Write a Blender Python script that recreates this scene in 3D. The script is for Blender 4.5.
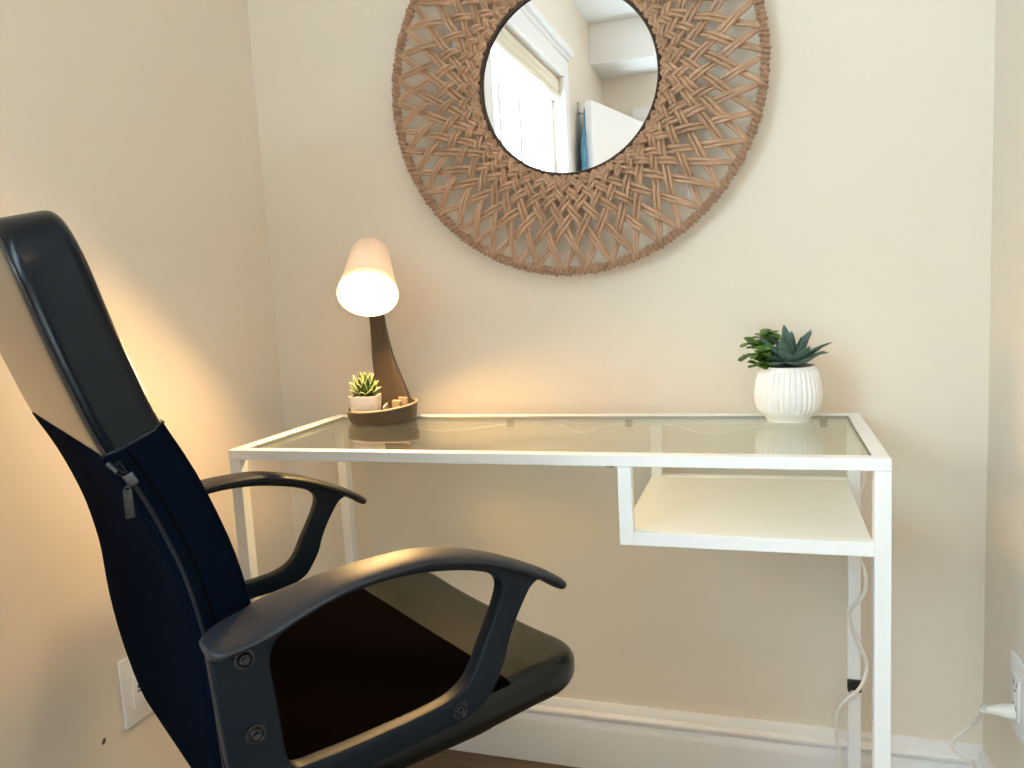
import bpy, bmesh, math, random
from mathutils import Vector, Matrix
R = math.radians
scene = bpy.context.scene
for o in list(bpy.data.objects): bpy.data.objects.remove(o)

# ------------------------------------------------------------------ camera
CAM = Vector((0.8483, -1.0632, 0.9754))
yaw, pitch, roll = 0.3157, -0.118, -0.0542
fw = Vector((-math.sin(yaw)*math.cos(pitch), math.cos(yaw)*math.cos(pitch), math.sin(pitch)))
rt = Vector((math.cos(yaw), math.sin(yaw), 0))
up = rt.cross(fw)
rt2 = math.cos(roll)*rt + math.sin(roll)*up
up2 = -math.sin(roll)*rt + math.cos(roll)*up
cd = bpy.data.cameras.new('camera')
cam = bpy.data.objects.new('camera', cd)
scene.collection.objects.link(cam)
cam.matrix_world = Matrix(((rt2.x, up2.x, -fw.x, CAM.x), (rt2.y, up2.y, -fw.y, CAM.y),
                           (rt2.z, up2.z, -fw.z, CAM.z), (0, 0, 0, 1)))
cd.sensor_fit = 'HORIZONTAL'; cd.sensor_width = 36.0
cd.lens = 779.5/1024*36.0
cd.clip_start = 0.02; cd.clip_end = 60
scene.camera = cam

# ------------------------------------------------------------------ light and exposure
DAY = 15.0
scene.view_settings.view_transform = 'Standard'
scene.view_settings.look = 'None'
scene.view_settings.gamma = 1.0
scene.view_settings.use_curve_mapping = False
scene.view_settings.exposure = 0.8
scene.cycles.max_bounces = 10
scene.cycles.diffuse_bounces = 7
scene.cycles.glossy_bounces = 5
scene.cycles.transparent_max_bounces = 16
scene.cycles.sample_clamp_indirect = 8.0
scene.cycles.use_denoising = True
world = bpy.data.worlds.new('daylight'); scene.world = world
world.use_nodes = True
bg = world.node_tree.nodes['Background']
bg.inputs[0].default_value = (0.68, 0.90, 1.0, 1); bg.inputs[1].default_value = DAY

# the window opening on the left wall, the added fill lamp's place
WY, LX, RX, CZ = 0.4042, -0.1658, 1.2034, 2.60
WIN_Y0, WIN_Y1, WIN_Z0, WIN_Z1 = -2.42, -1.20, 1.02, 2.10

def area(name, loc, rot, sx, sy, power, color, portal=False):
    ld = bpy.data.lights.new(name, 'AREA'); ld.shape = 'RECTANGLE'
    ld.size = sx; ld.size_y = sy; ld.energy = power; ld.color = color
    if portal: ld.cycles.is_portal = True
    o = bpy.data.objects.new(name, ld); scene.collection.objects.link(o)
    o.location = loc; o.rotation_euler = rot
    return o
area('window_portal', (LX-0.13, (WIN_Y0+WIN_Y1)/2, (WIN_Z0+WIN_Z1)/2), (0, R(-90), 0),
     WIN_Z1-WIN_Z0, WIN_Y1-WIN_Y0, 1, (1, 1, 1), True)

# ------------------------------------------------------------------ materials
def srgb(r, g, b):
    f = lambda c: ((c/255+0.055)/1.055)**2.4 if c > 10 else c/255/12.92
    return (f(r), f(g), f(b), 1)

def mat(name, col, rough=0.5, metal=0.0, ior=1.45, coat=0.0, spec=0.5, bump=None, vary=None, trans=0.0, emit=None):
    m = bpy.data.materials.new(name); m.use_nodes = True
    nt = m.node_tree; b = nt.nodes['Principled BSDF']
    b.inputs['Base Color'].default_value = col
    b.inputs['Roughness'].default_value = rough
    b.inputs['Metallic'].default_value = metal
    b.inputs['IOR'].default_value = ior
    b.inputs['Coat Weight'].default_value = coat
    b.inputs['Specular IOR Level'].default_value = spec
    b.inputs['Transmission Weight'].default_value = trans
    if emit:
        b.inputs['Emission Color'].default_value = emit[0]; b.inputs['Emission Strength'].default_value = emit[1]
    tc = nt.nodes.new('ShaderNodeTexCoord')
    if vary:                                   # (scale, amount, (sx,sy,sz))
        n = nt.nodes.new('ShaderNodeTexNoise'); n.inputs['Scale'].default_value = vary[0]
        n.inputs['Detail'].default_value = 4
        mp = nt.nodes.new('ShaderNodeMapping'); mp.inputs['Scale'].default_value = vary[2] if len(vary) > 2 else (1, 1, 1)
        nt.links.new(tc.outputs['Object'], mp.inputs[0]); nt.links.new(mp.outputs[0], n.inputs['Vector'])
        mx = nt.nodes.new('ShaderNodeMix'); mx.data_type = 'RGBA'
        a = vary[1]
        mx.inputs[6].default_value = tuple(c*(1-a) for c in col[:3]) + (1,)
        mx.inputs[7].default_value = tuple(min(1, c*(1+a)) for c in col[:3]) + (1,)
        nt.links.new(n.outputs['Fac'], mx.inputs[0]); nt.links.new(mx.outputs[2], b.inputs['Base Color'])
    if bump:                                   # (scale, strength, distance)
        n = nt.nodes.new('ShaderNodeTexNoise'); n.inputs['Scale'].default_value = bump[0]; n.inputs['Detail'].default_value = 3
        nt.links.new(tc.outputs['Object'], n.inputs['Vector'])
        bp = nt.nodes.new('ShaderNodeBump'); bp.inputs['Strength'].default_value = bump[1]; bp.inputs['Distance'].default_value = bump[2]
        nt.links.new(n.outputs['Fac'], bp.inputs['Height']); nt.links.new(bp.outputs[0], b.inputs['Normal'])
    return m

def glass_mat(name, tint, ior=1.5, rough=0.0, gloss=1.0):
    m = bpy.data.materials.new(name); m.use_nodes = True
    nt = m.node_tree; nt.nodes.clear()
    out = nt.nodes.new('ShaderNodeOutputMaterial'); mx = nt.nodes.new('ShaderNodeMixShader')
    t = nt.nodes.new('ShaderNodeBsdfTransparent'); t.inputs[0].default_value = tint
    g = nt.nodes.new('ShaderNodeBsdfGlossy'); g.inputs['Roughness'].default_value = rough
    g.inputs[0].default_value = (gloss, gloss, gloss, 1)
    f = nt.nodes.new('ShaderNodeFresnel'); f.inputs['IOR'].default_value = ior
    ge = nt.nodes.new('ShaderNodeNewGeometry'); mr = nt.nodes.new('ShaderNodeMapRange')   # same reflectance on both faces of the thin pane
    mr.inputs[3].default_value = ior; mr.inputs[4].default_value = 1/ior
    nt.links.new(ge.outputs['Backfacing'], mr.inputs[0]); nt.links.new(mr.outputs[0], f.inputs['IOR'])
    nt.links.new(f.outputs[0], mx.inputs[0]); nt.links.new(t.outputs[0], mx.inputs[1])
    nt.links.new(g.outputs[0], mx.inputs[2]); nt.links.new(mx.outputs[0], out.inputs[0])
    return m

M = {}
M['wall'] = mat('cream_wall_paint', (0.785, 0.705, 0.61, 1), 0.42, bump=(55, 0.12, 0.002), spec=0.35, vary=(1.5, 0.02))
M['ceiling'] = mat('ceiling_paint', (0.84, 0.83, 0.82, 1), 0.8)
M['trim'] = mat('white_gloss_trim', (0.80, 0.79, 0.80, 1), 0.3)
M['desk'] = mat('white_powder_coat', (0.88, 0.88, 0.89, 1), 0.32)
M['shelf'] = mat('white_foil_board', (0.86, 0.85, 0.84, 1), 0.28)
M['glass'] = glass_mat('clear_tempered_glass', (0.91, 0.94, 0.885, 1), 1.5)
M['pane'] = glass_mat('window_pane_glass', (0.97, 0.99, 1.0, 1), 1.45)
M['edge'] = mat('green_glass_edge', (0.05, 0.085, 0.065, 1), 0.2)
M['mirror'] = mat('silvered_glass', (0.90, 0.91, 0.92, 1), 0.0, metal=1.0)
M['leather'] = mat('black_faux_leather', (0.002, 0.004, 0.008, 1), 0.24, ior=1.4, bump=(320, 0.10, 0.0006), spec=0.3)
M['leather_back'] = mat('black_faux_leather_smooth', (0.003, 0.005, 0.005, 1), 0.26, ior=1.45, spec=0.42, bump=(14, 0.10, 0.004))
M['panel'] = mat('polished_leather_back', (0.010, 0.008, 0.006, 1), 0.18, ior=1.6, spec=0.55, bump=(9, 0.06, 0.004))
M['fabric'] = mat('black_woven_fabric', (0.003, 0.002, 0.002, 1), 0.95, ior=1.15, spec=0.02, bump=(700, 0.3, 0.0006))
M['fabric_side'] = mat('cool_lit_black_fabric', (0.0025, 0.005, 0.012, 1), 0.9, ior=1.2, spec=0.02, bump=(600, 0.2, 0.0006))  # black fabric; cool daylight is tinted into its colour as navy
M['plastic'] = mat('black_textured_plastic', (0.005, 0.010, 0.017, 1), 0.45, spec=0.22, bump=(900, 0.15, 0.0004))
M['pad'] = mat('charcoal_arm_plastic', (0.014, 0.017, 0.025, 1), 0.5, bump=(500, 0.25, 0.0006), vary=(30, 0.35))
M['piping'] = mat('black_piping', (0.010, 0.013, 0.02, 1), 0.3)
M['zip_metal'] = mat('dark_zip_metal', (0.10, 0.105, 0.12, 1), 0.35, metal=1.0)
M['screw'] = mat('black_oxide_steel', (0.05, 0.05, 0.055, 1), 0.3, metal=0.9)
M['chrome'] = mat('chrome', (0.6, 0.6, 0.62, 1), 0.12, metal=1.0)
M['lampbrown'] = mat('taupe_brown_plastic', (0.085, 0.062, 0.045, 1), 0.42, vary=(6, 0.1))
M['rim'] = mat('pale_taupe_rim', (0.35, 0.28, 0.21, 1), 0.4)
M['cream'] = mat('cream_plastic', (0.7, 0.66, 0.6, 1), 0.35)
M['pot'] = mat('white_glazed_ceramic', (0.86, 0.85, 0.85, 1), 0.22)
M['smallpot'] = mat('white_matte_pot', (0.80, 0.76, 0.72, 1), 0.45)
M['soil'] = mat('dark_soil', (0.02, 0.014, 0.010, 1), 0.95, bump=(120, 1, 0.004))
M['rattan'] = mat('honey_rattan', (0.46, 0.275, 0.168, 1), 0.38, vary=(30, 0.42), bump=(180, 0.5, 0.0012))
M['rattan_ring'] = mat('rattan_binding', (0.38, 0.225, 0.145, 1), 0.42, vary=(45, 0.45), bump=(180, 0.5, 0.0012))
M['ring_dark'] = mat('dark_inner_rim', (0.05, 0.025, 0.018, 1), 0.45)
M['cord'] = mat('white_pvc_cord', (0.82, 0.80, 0.76, 1), 0.35)
M['outlet'] = mat('white_outlet_plastic', (0.82, 0.81, 0.82, 1), 0.3)
M['dark'] = mat('socket_dark', (0.02, 0.02, 0.02, 1), 0.5)
M['tab'] = mat('grey_glass_tab', (0.10, 0.085, 0.06, 1), 0.5)
M['towel'] = mat('blue_towelling', (0.10, 0.28, 0.46, 1), 0.95, bump=(90, 0.8, 0.006), vary=(14, 0.3))
M['blind'] = mat('pale_blind_fabric', (0.72, 0.66, 0.56, 1), 0.9)
M['doorpaint'] = mat('white_door_paint', (0.82, 0.81, 0.83, 1), 0.35)
M['diffuser'] = mat('lamp_diffuser', (0.9, 0.85, 0.75, 1), 0.5, emit=((1.0, 0.60, 0.23, 1), 135.0))
M['fill_lamp'] = mat('fill_lamp_diffuser', (0.9, 0.9, 0.9, 1), 0.5, emit=((1.0, 0.56, 0.27, 1), 14.0))  # warm glow of the added ceiling fill lamp

def shade_mat():
    m = bpy.data.materials.new('opal_lamp_shade'); m.use_nodes = True
    nt = m.node_tree; nt.nodes.clear()
    out = nt.nodes.new('ShaderNodeOutputMaterial'); mx = nt.nodes.new('ShaderNodeMixShader')
    d = nt.nodes.new('ShaderNodeBsdfDiffuse'); d.inputs[0].default_value = (0.86, 0.80, 0.74, 1)
    t = nt.nodes.new('ShaderNodeBsdfTranslucent'); t.inputs[0].default_value = (0.90, 0.80, 0.70, 1)
    mx.inputs[0].default_value = 0.35
    nt.links.new(d.outputs[0], mx.inputs[1]); nt.links.new(t.outputs[0], mx.inputs[2]); nt.links.new(mx.outputs[0], out.inputs[0])
    return m
M['shade'] = shade_mat()

def wood_mat():
    m = mat('brown_wood_floor', (0.16, 0.09, 0.05, 1), 0.4)
    nt = m.node_tree; b = nt.nodes['Principled BSDF']
    tc = nt.nodes.new('ShaderNodeTexCoord'); mp = nt.nodes.new('ShaderNodeMapping'); mp.inputs['Scale'].default_value = (2, 14, 1)
    n = nt.nodes.new('ShaderNodeTexNoise'); n.inputs['Scale'].default_value = 4; n.inputs['Detail'].default_value = 8
    br = nt.nodes.new('ShaderNodeTexBrick'); br.inputs['Scale'].default_value = 1.0
    br.inputs['Brick Width'].default_value = 1.2; br.inputs['Row Height'].default_value = 0.13
    br.inputs['Mortar Size'].default_value = 0.002
    br.inputs['Color1'].default_value = (0.20, 0.125, 0.07, 1); br.inputs['Color2'].default_value = (0.13, 0.08, 0.045, 1)
    br.inputs['Mortar'].default_value = (0.03, 0.02, 0.012, 1)
    mx = nt.nodes.new('ShaderNodeMix'); mx.data_type = 'RGBA'; mx.blend_type = 'MULTIPLY'; mx.inputs[0].default_value = 0.7
    cr = nt.nodes.new('ShaderNodeValToRGB'); cr.color_ramp.elements[0].position = 0.3; cr.color_ramp.elements[0].color = (0.45, 0.42, 0.4, 1)
    cr.color_ramp.elements[1].position = 0.65
    L = nt.links
    L.new(tc.outputs['Object'], mp.inputs[0]); L.new(mp.outputs[0], n.inputs['Vector']); L.new(tc.outputs['Object'], br.inputs['Vector'])
    L.new(n.outputs['Fac'], cr.inputs[0]); L.new(br.outputs['Color'], mx.inputs[6]); L.new(cr.outputs[0], mx.inputs[7])
    L.new(mx.outputs[2], b.inputs['Base Color'])
    return m
M['floor'] = wood_mat()

def leaf_mat(name, base, edge, scale):
    m = mat(name, base, 0.5, vary=(scale, 0.3))
    return m
M['leaf_blue'] = mat('blue_green_leaf', (0.10, 0.17, 0.145, 1), 0.5, vary=(30, 0.35), spec=0.3)
M['leaf_green'] = mat('bright_green_leaf', (0.075, 0.165, 0.025, 1), 0.35, vary=(60, 0.5))
M['leaf_dark'] = mat('deep_green_leaf', (0.035, 0.085, 0.03, 1), 0.4, vary=(60, 0.4))
M['leaf_tip'] = mat('pale_leaf_margin', (0.50, 0.55, 0.25, 1), 0.5)

# ------------------------------------------------------------------ mesh helpers
def link(o, parent=None):
    scene.collection.objects.link(o)
    if parent: o.parent = parent
    return o
def build(name, bm, m, parent=None, smooth=True, angle=40):
    me = bpy.data.meshes.new(name)
    bmesh.ops.recalc_face_normals(bm, faces=bm.faces)
    bm.to_mesh(me); bm.free()
    for f in me.polygons: f.use_smooth = smooth
    if smooth: me.set_sharp_from_angle(angle=R(angle))
    for mm in (m if isinstance(m, (list, tuple)) else [m]): me.materials.append(mm)
    return link(bpy.data.objects.new(name, me), parent)
def tag(o, label=None, cat=None, group=None, kind=None):
    if label: o['label'] = label
    if cat: o['category'] = cat
    if group: o['group'] = group
    if kind: o['kind'] = kind
    return o
def thing(name, label, cat, loc=(0, 0, 0), rz=0, group=None):
    o = bpy.data.objects.new(name, None); link(o)
    o.empty_display_size = 0.05; o.location = loc; o.rotation_euler = (0, 0, rz)
    return tag(o, label, cat, group)
def struct(name, bm, m, parent=None, **k):
    o = build(name, bm, m, parent, **k)
    if not parent: o['kind'] = 'structure'
    return o
def box(bm, x0, x1, y0, y1, z0, z1, bev=0.0, seg=2):
    vs = [bm.verts.new((x, y, z)) for x in (x0, x1) for y in (y0, y1) for z in (z0, z1)]
    fs = [bm.faces.new([vs[i] for i in q]) for q in ((0, 1, 3, 2), (4, 6, 7, 5), (0, 4, 5, 1), (2, 3, 7, 6), (0, 2, 6, 4), (1, 5, 7, 3))]
    if bev > 0:
        es = list({e for f in fs for e in f.edges})
        bmesh.ops.bevel(bm, geom=es, offset=bev, segments=seg, affect='EDGES', profile=0.5)
    return bm
def nb(): return bmesh.new()
def crom(pts, n=8, closed=False):
    P = [Vector(p) for p in pts]; out = []; N = len(P)
    rng = range(N if closed else N-1)
    for i in rng:
        g = (lambda k: P[k % N]) if closed else (lambda k: P[max(0, min(N-1, k))])
        a, b, c, d = g(i-1), g(i), g(i+1), g(i+2)
        for j in range(n):
            t = j/n
            out.append(0.5*((2*b)+(c-a)*t+(2*a-5*b+4*c-d)*t*t+(3*b-a-3*c+d)*t**3))
    if not closed: out.append(P[-1].copy())
    return out
def tube(bm, pts, rad, sides=8, closed=False, cap=True, flat=None, ref=None):
    """rad: number or list; flat=(a,b) multiplies the radius along the frame axes."""
    n = len(pts); rings = []
    prev = None
    for i, p in enumerate(pts):
        a = pts[(i-1) % n] if (closed or i > 0) else p
        b = pts[(i+1) % n] if (closed or i < n-1) else p
        t = (b-a).normalized()
        if ref is not None:
            u = (Vector(ref)-t*t.dot(Vector(ref)))
        elif prev is None:
            u = t.orthogonal()
        else: u = prev-t*prev.dot(t)
        u.normalize(); prev = u; v = t.cross(u)
        r = rad[i] if isinstance(rad, (list, tuple)) else rad
        fa, fb = flat if flat else (1, 1)
        rings.append([bm.verts.new(p+u*(r*fa*math.cos(k*2*math.pi/sides))+v*(r*fb*math.sin(k*2*math.pi/sides))) for k in range(sides)])
    for i in range(n if closed else n-1):
        A, B = rings[i], rings[(i+1) % n]
        for k in range(sides):
            bm.faces.new((A[k], A[(k+1) % sides], B[(k+1) % sides], B[k]))
    if cap and not closed:
        bm.faces.new(rings[0][::-1]); bm.faces.new(rings[-1])
    return bm
def lathe(bm, prof, seg=48, rfun=None, center=(0, 0, 0)):
    rings = []; c = Vector(center)
    for (r, z) in prof:
        if r < 1e-6: rings.append([bm.verts.new(c+Vector((0, 0, z)))]); continue
        ring = []
        for k in range(seg):
            a = 2*math.pi*k/seg; rr = r if rfun is None else rfun(r, z, a)
            ring.append(bm.verts.new(c+Vector((rr*math.cos(a), rr*math.sin(a), z))))
        rings.append(ring)
    for A, B in zip(rings, rings[1:]):
        if len(A) == 1 and len(B) == 1: continue
        for k in range(seg):
            k2 = (k+1) % seg
            if len(A) == 1: bm.faces.new((A[0], B[k2], B[k]))
            elif len(B) == 1: bm.faces.new((A[k], A[k2], B[0]))
            else: bm.faces.new((A[k], A[k2], B[k2], B[k]))
    return bm
def xform(bm, mtx): bmesh.ops.transform(bm, matrix=mtx, verts=bm.verts); return bm
def frame_from(z, origin, x=None):
    z = Vector(z).normalized()
    x = Vector(x) if x else z.orthogonal()
    x = (x-z*z.dot(x)).normalized(); y = z.cross(x)
    m = Matrix.Identity(4)
    for i in range(3): m[i][0] = x[i]; m[i][1] = y[i]; m[i][2] = z[i]; m[i][3] = origin[i]
    return m
def shape2d(outer, holes, depth, bevel, res=2):
    """outline with holes extruded symmetrically along local z, rounded edges -> bmesh"""
    cu = bpy.data.curves.new('c', 'CURVE'); cu.dimensions = '2D'; cu.fill_mode = 'BOTH'
    cu.extrude = depth/2-bevel; cu.bevel_depth = bevel; cu.bevel_resolution = res; cu.offset = -bevel
    for pts in [outer]+holes:
        s = cu.splines.new('POLY'); s.points.add(len(pts)-1); s.use_cyclic_u = True
        for i, p in enumerate(pts): s.points[i].co = (p[0], p[1], 0, 1)
    o = bpy.data.objects.new('c', cu); scene.collection.objects.link(o)
    dg = bpy.context.evaluated_depsgraph_get(); dg.update()
    me = bpy.data.meshes.new_from_object(o.evaluated_get(dg))
    bm = bmesh.new(); bm.from_mesh(me)
    bpy.data.objects.remove(o); bpy.data.curves.remove(cu); bpy.data.meshes.remove(me)
    bmesh.ops.remove_doubles(bm, verts=bm.verts, dist=1e-5)
    return bm

# ------------------------------------------------------------------ the room
XR, YB = 2.40, -3.60         # the wide part of the room, the wall behind the camera
YN = -1.15                   # where the niche's right wall ends
bm = nb(); box(bm, LX-0.2, XR+0.2, YB-0.2, WY+0.2, -0.10, 0.0); struct('floor', bm, M['floor'], smooth=False)
bm = nb(); box(bm, LX-0.2, XR+0.2, YB-0.2, WY+0.2, CZ, CZ+0.1); struct('ceiling', bm, M['ceiling'], smooth=False)
bm = nb(); box(bm, LX-0.12, RX+0.12, WY, WY+0.12, 0, CZ); struct('wall_back', bm, M['wall'], smooth=False)
# left wall with the window opening
bm = nb()
box(bm, LX-0.12, LX, YB, WIN_Y0, 0, CZ); box(bm, LX-0.12, LX, WIN_Y1, WY, 0, CZ)
box(bm, LX-0.12, LX, WIN_Y0, WIN_Y1, 0, WIN_Z0); box(bm, LX-0.12, LX, WIN_Y0, WIN_Y1, WIN_Z1, CZ)
struct('wall_left', bm, M['wall'], smooth=False)
bm = nb(); box(bm, RX, RX+0.12, YN, WY, 0, CZ); struct('wall_right', bm, M['wall'], smooth=False)
bm = nb(); box(bm, RX+0.12, XR+0.12, YN, YN+0.12, 0, CZ); struct('wall_side', bm, M['wall'], smooth=False)
bm = nb(); box(bm, XR, XR+0.12, YB, YN, 0, CZ); struct('wall_far_right', bm, M['wall'], smooth=False)
DX0, DX1 = 0.115, 1.025      # doorway in the wall behind the camera
bm = nb()
box(bm, LX-0.12, DX0, YB-0.12, YB, 0, CZ); box(bm, DX1, XR+0.12, YB-0.12, YB, 0, CZ)
box(bm, DX0, DX1, YB-0.12, YB, 2.06, CZ)
struct('wall_front', bm, M['wall'], smooth=False)
bm = nb(); box(bm, DX0-0.1, DX1+0.1, YB-0.9, YB-0.84, 0, CZ); box(bm, DX0-0.16, DX0-0.1, YB-0.9, YB-0.12, 0, CZ); box(bm, DX1+0.1, DX1+0.16, YB-0.9, YB-0.12, 0, CZ)
box(bm, DX0-0.16, DX1+0.16, YB-0.9, YB-0.12, CZ-0.2, CZ); struct('wall_hallway', bm, M['wall'], smooth=False)
bm = nb(); box(bm, LX-0.0, XR, YB, YB+0.38, 2.36, CZ, 0.004); struct('trim_1', bm, M['ceiling'], smooth=False)   # bulkhead over the door

# baseboards: one moulded profile swept along the wall
BP = [(0, 0), (0.018, 0), (0.018, 0.085), (0.0165, 0.094), (0.012, 0.102), (0.012, 0.106), (0.0185, 0.1115), (0.0185, 0.1165),
      (0.016, 0.119), (0.009, 0.1215), (0.008, 0.131), (0.0055, 0.1375), (0.0, 0.1386)]
def baseboard(name, fn, a, b):
    bm = nb(); n = len(BP)
    r0 = [bm.verts.new(fn(d, z, a)) for d, z in BP]; r1 = [bm.verts.new(fn(d, z, b)) for d, z in BP]
    for k in range(n): bm.faces.new((r0[k], r0[(k+1) % n], r1[(k+1) % n], r1[k]))
    bm.faces.new(r0[::-1]); bm.faces.new(r1)
    return struct(name, bm, M['trim'], angle=25)
baseboard('baseboard_back', lambda d, z, t: (t, WY-d, z), LX, RX)
baseboard('baseboard_left', lambda d, z, t: (LX+d, t, z), YB, WY-0.018)
baseboard('baseboard_right', lambda d, z, t: (RX-d, t, z), YN, WY-0.018)

# window: casing, sill, stiles, rails, panes, blind
bm = nb(); cw = 0.10
box(bm, LX, LX+0.02, WIN_Y0-cw, WIN_Y0, WIN_Z0-0.02, WIN_Z1+cw, 0.003)
box(bm, LX, LX+0.02, WIN_Y1, WIN_Y1+cw, WIN_Z0-0.02, WIN_Z1+cw, 0.003)
box(bm, LX, LX+0.02, WIN_Y0, WIN_Y1, WIN_Z1, WIN_Z1+cw, 0.003)
box(bm, LX, LX+0.03, WIN_Y0-cw-0.01, WIN_Y1+cw+0.01, WIN_Z1+cw, WIN_Z1+cw+0.025, 0.004)
box(bm, LX, LX+0.05, WIN_Y0-cw-0.03, WIN_Y1+cw+0.03, WIN_Z1+cw+0.025, WIN_Z1+cw+0.06, 0.006)
win = struct('window_1', bm, M['trim'], smooth=False)
bm = nb(); box(bm, LX-0.115, LX+0.06, WIN_Y0-cw-0.02, WIN_Y1+cw+0.02, WIN_Z0-0.045, WIN_Z0-0.02, 0.004); build('window_sill', bm, M['trim'], win, False)
bm = nb(); fx0, fx1 = LX-0.10, LX-0.05; s = 0.045
box(bm, fx0, fx1, WIN_Y0, WIN_Y0+s, WIN_Z0-0.02, WIN_Z1, 0.003); box(bm, fx0, fx1, WIN_Y1-s, WIN_Y1, WIN_Z0-0.02, WIN_Z1, 0.003)
box(bm, fx0, fx1, WIN_Y0+s, WIN_Y1-s, WIN_Z0-0.02, WIN_Z0+s, 0.003); box(bm, fx0, fx1, WIN_Y0+s, WIN_Y1-s, WIN_Z1-s, WIN_Z1, 0.003)
for k in (1, 2, 3):
    yc = WIN_Y0+(WIN_Y1-WIN_Y0)*k/4; box(bm, fx0+0.005, fx1-0.005, yc-0.02, yc+0.02, WIN_Z0+s, WIN_Z1-s, 0.003)
build('window_frame', bm, M['trim'], win, False)
for k in range(4):
    w4 = (WIN_Y1-WIN_Y0)/4
    bm = nb(); box(bm, LX-0.078, LX-0.074, max(WIN_Y0+k*w4+0.02, WIN_Y0+s), min(WIN_Y0+(k+1)*w4-0.02, WIN_Y1-s), WIN_Z0+s, WIN_Z1-s)
    build('window_pane', bm, M['pane'], win, False)
bm = nb()
for k in range(3):
    tube(bm, [Vector((LX-0.03, y, WIN_Z1-0.03-0.035*k)) for y in (WIN_Y0+0.01, WIN_Y1-0.01)], 0.024, 12, flat=(1, 0.9))
b = build('roman_blind', bm, M['blind'], win)

# the open door behind the camera
dr = thing('door_1', None, None, (DX0, YB+0.01, 0), 0); dr['kind'] = 'structure'
dr.rotation_euler = (0, 0, math.atan2(0.88, -0.20))        # swings into the room
bm = nb(); box(bm, 0.0, 0.90, -0.02, 0.02, 0.008, 2.03, 0.002)
build('door_slab', bm, M['doorpaint'], dr, False)
bm = nb()
for (x0, x1, z0, z1) in ((0.12, 0.42, 0.2, 0.95), (0.49, 0.78, 0.2, 0.95)):
    for sy in (-1, 1):
        ya, yb = sorted((sy*0.0195, sy*0.027))
        box(bm, x0, x1, ya, yb, z0, z1, 0.003)
build('door_panel_moulding', bm, M['doorpaint'], dr, False)
bm = nb()
for sy in (-1, 1):
    tube(bm, [Vector((0.84, sy*0.0195, 0.98)), Vector((0.84, sy*0.055, 0.98))], 0.011, 12)
    lathe_b = [(0.0, 0.0), (0.02, 0.003), (0.028, 0.016), (0.022, 0.03), (0, 0.034)]
    k = nb(); lathe(k, lathe_b, 20); xform(k, frame_from((0, sy, 0), (0.84, sy*0.05, 0.98)))
    me = bpy.data.meshes.new('t'); k.to_mesh(me); k.free(); bm.from_mesh(me); bpy.data.meshes.remove(me)
build('door_knob', bm, M['chrome'], dr)
bm = nb()
box(bm, DX0-0.08, DX0, YB, YB+0.018, 0, 2.06, 0.003); box(bm, DX1, DX1+0.08, YB, YB+0.018, 0, 2.06, 0.003)
box(bm, DX0-0.08, DX1+0.08, YB, YB+0.018, 2.06, 2.14, 0.003)
struct('trim_2', bm, M['trim'], smooth=False)

# blue towel on a hook between window and door
t = thing('hanging_towel', 'blue towel hanging on the left wall, seen in the mirror beside the door', 'towel', (LX, -2.82, 2.00))
bm = nb(); rows = []
for j in range(22):
    z = -j*0.055; row = []
    wdt = 0.05+0.11*min(1, j/4)
    for side in (0, 1):
        rr = []
        for i in range(25):
            u = i/24*2-1; fold = math.sin(u*9+0.3*j*0.3)*0.012*min(1, j/4)
            rr.append(bm.verts.new((0.045+fold+(0.012 if side else 0), u*wdt, z)))
        row.append(rr)
    rows.append(row[0]+row[1][::-1])
for A, B in zip(rows, rows[1:]):
    for k in range(50): bm.faces.new((A[k], A[(k+1) % 50], B[(k+1) % 50], B[k]))
bm.faces.new(rows[0][::-1]); bm.faces.new(rows[-1])
build('towel_cloth', bm, M['towel'], t)
bm = nb(); box(bm, 0.0, 0.006, -0.02, 0.02, -0.02, 0.05, 0.002)
tube(bm, crom([(0.004, 0, -0.01), (0.03, 0, -0.016), (0.052, 0, 0.0), (0.056, 0, 0.022)], 5), 0.005, 8)
build('wall_hook', bm, M['chrome'], t)

# unseen ceiling lamp added to brighten the room
t = thing('ceiling_fill_lamp', 'unseen round white fill lamp added on the ceiling behind the desk nook', 'lamp', (1.15, -2.1, CZ))
bm = nb(); lathe(bm, [(0, 0), (0.2, 0), (0.205, -0.02), (0.19, -0.03), (0, -0.03)], 48); build('base_plate', bm, M['trim'], t)
bm = nb(); lathe(bm, [(0.185, -0.031), (0.18, -0.05), (0.13, -0.075), (0.06, -0.085), (0, -0.087)], 48); build('lamp_diffuser', bm, M['fill_lamp'], t)

# ------------------------------------------------------------------ the desk
D = 0.3565; T = 0.0200; H = 0.74; L_ = 0.0205
desk = thing('writing_desk', 'white metal framed desk with a clear glass top and low side shelf', 'desk', (0, 0, 0))
bm = nb(); bv = 0.0012
box(bm, 0, 1, 0, T, H-T+0.0035, H, bv); box(bm, 0, 1, D-T, D, H-T+0.0035, H, bv)
box(bm, 0, T, T, D-T, H-T+0.0035, H, bv); box(bm, 1-T, 1, T, D-T, H-T+0.0035, H, bv)
build('top_frame', bm, M['desk'], desk, False)
for (x0, y0) in ((0, 0), (1-L_, 0), (0, D-L_), (1-L_, D-L_)):
    bm = nb(); box(bm, x0, x0+L_, y0, y0+L_, 0.006, H-T+0.0033, bv)
    lg = build('leg', bm, M['desk'], desk, False)
    bm = nb(); lathe(bm, [(0, 0), (0.010, 0), (0.011, 0.002), (0.011, 0.006), (0, 0.006)], 20, center=(x0+L_/2, y0+L_/2, 0)); build('foot', bm, M['plastic'], lg)
for x0 in (0.0, 1-L_):
    bm = nb(); box(bm, x0+0.002, x0+L_-0.002, L_, D-L_, 0.012, 0.032, bv); build('floor_rail', bm, M['desk'], desk, False)
g0 = T+0.0003
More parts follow.
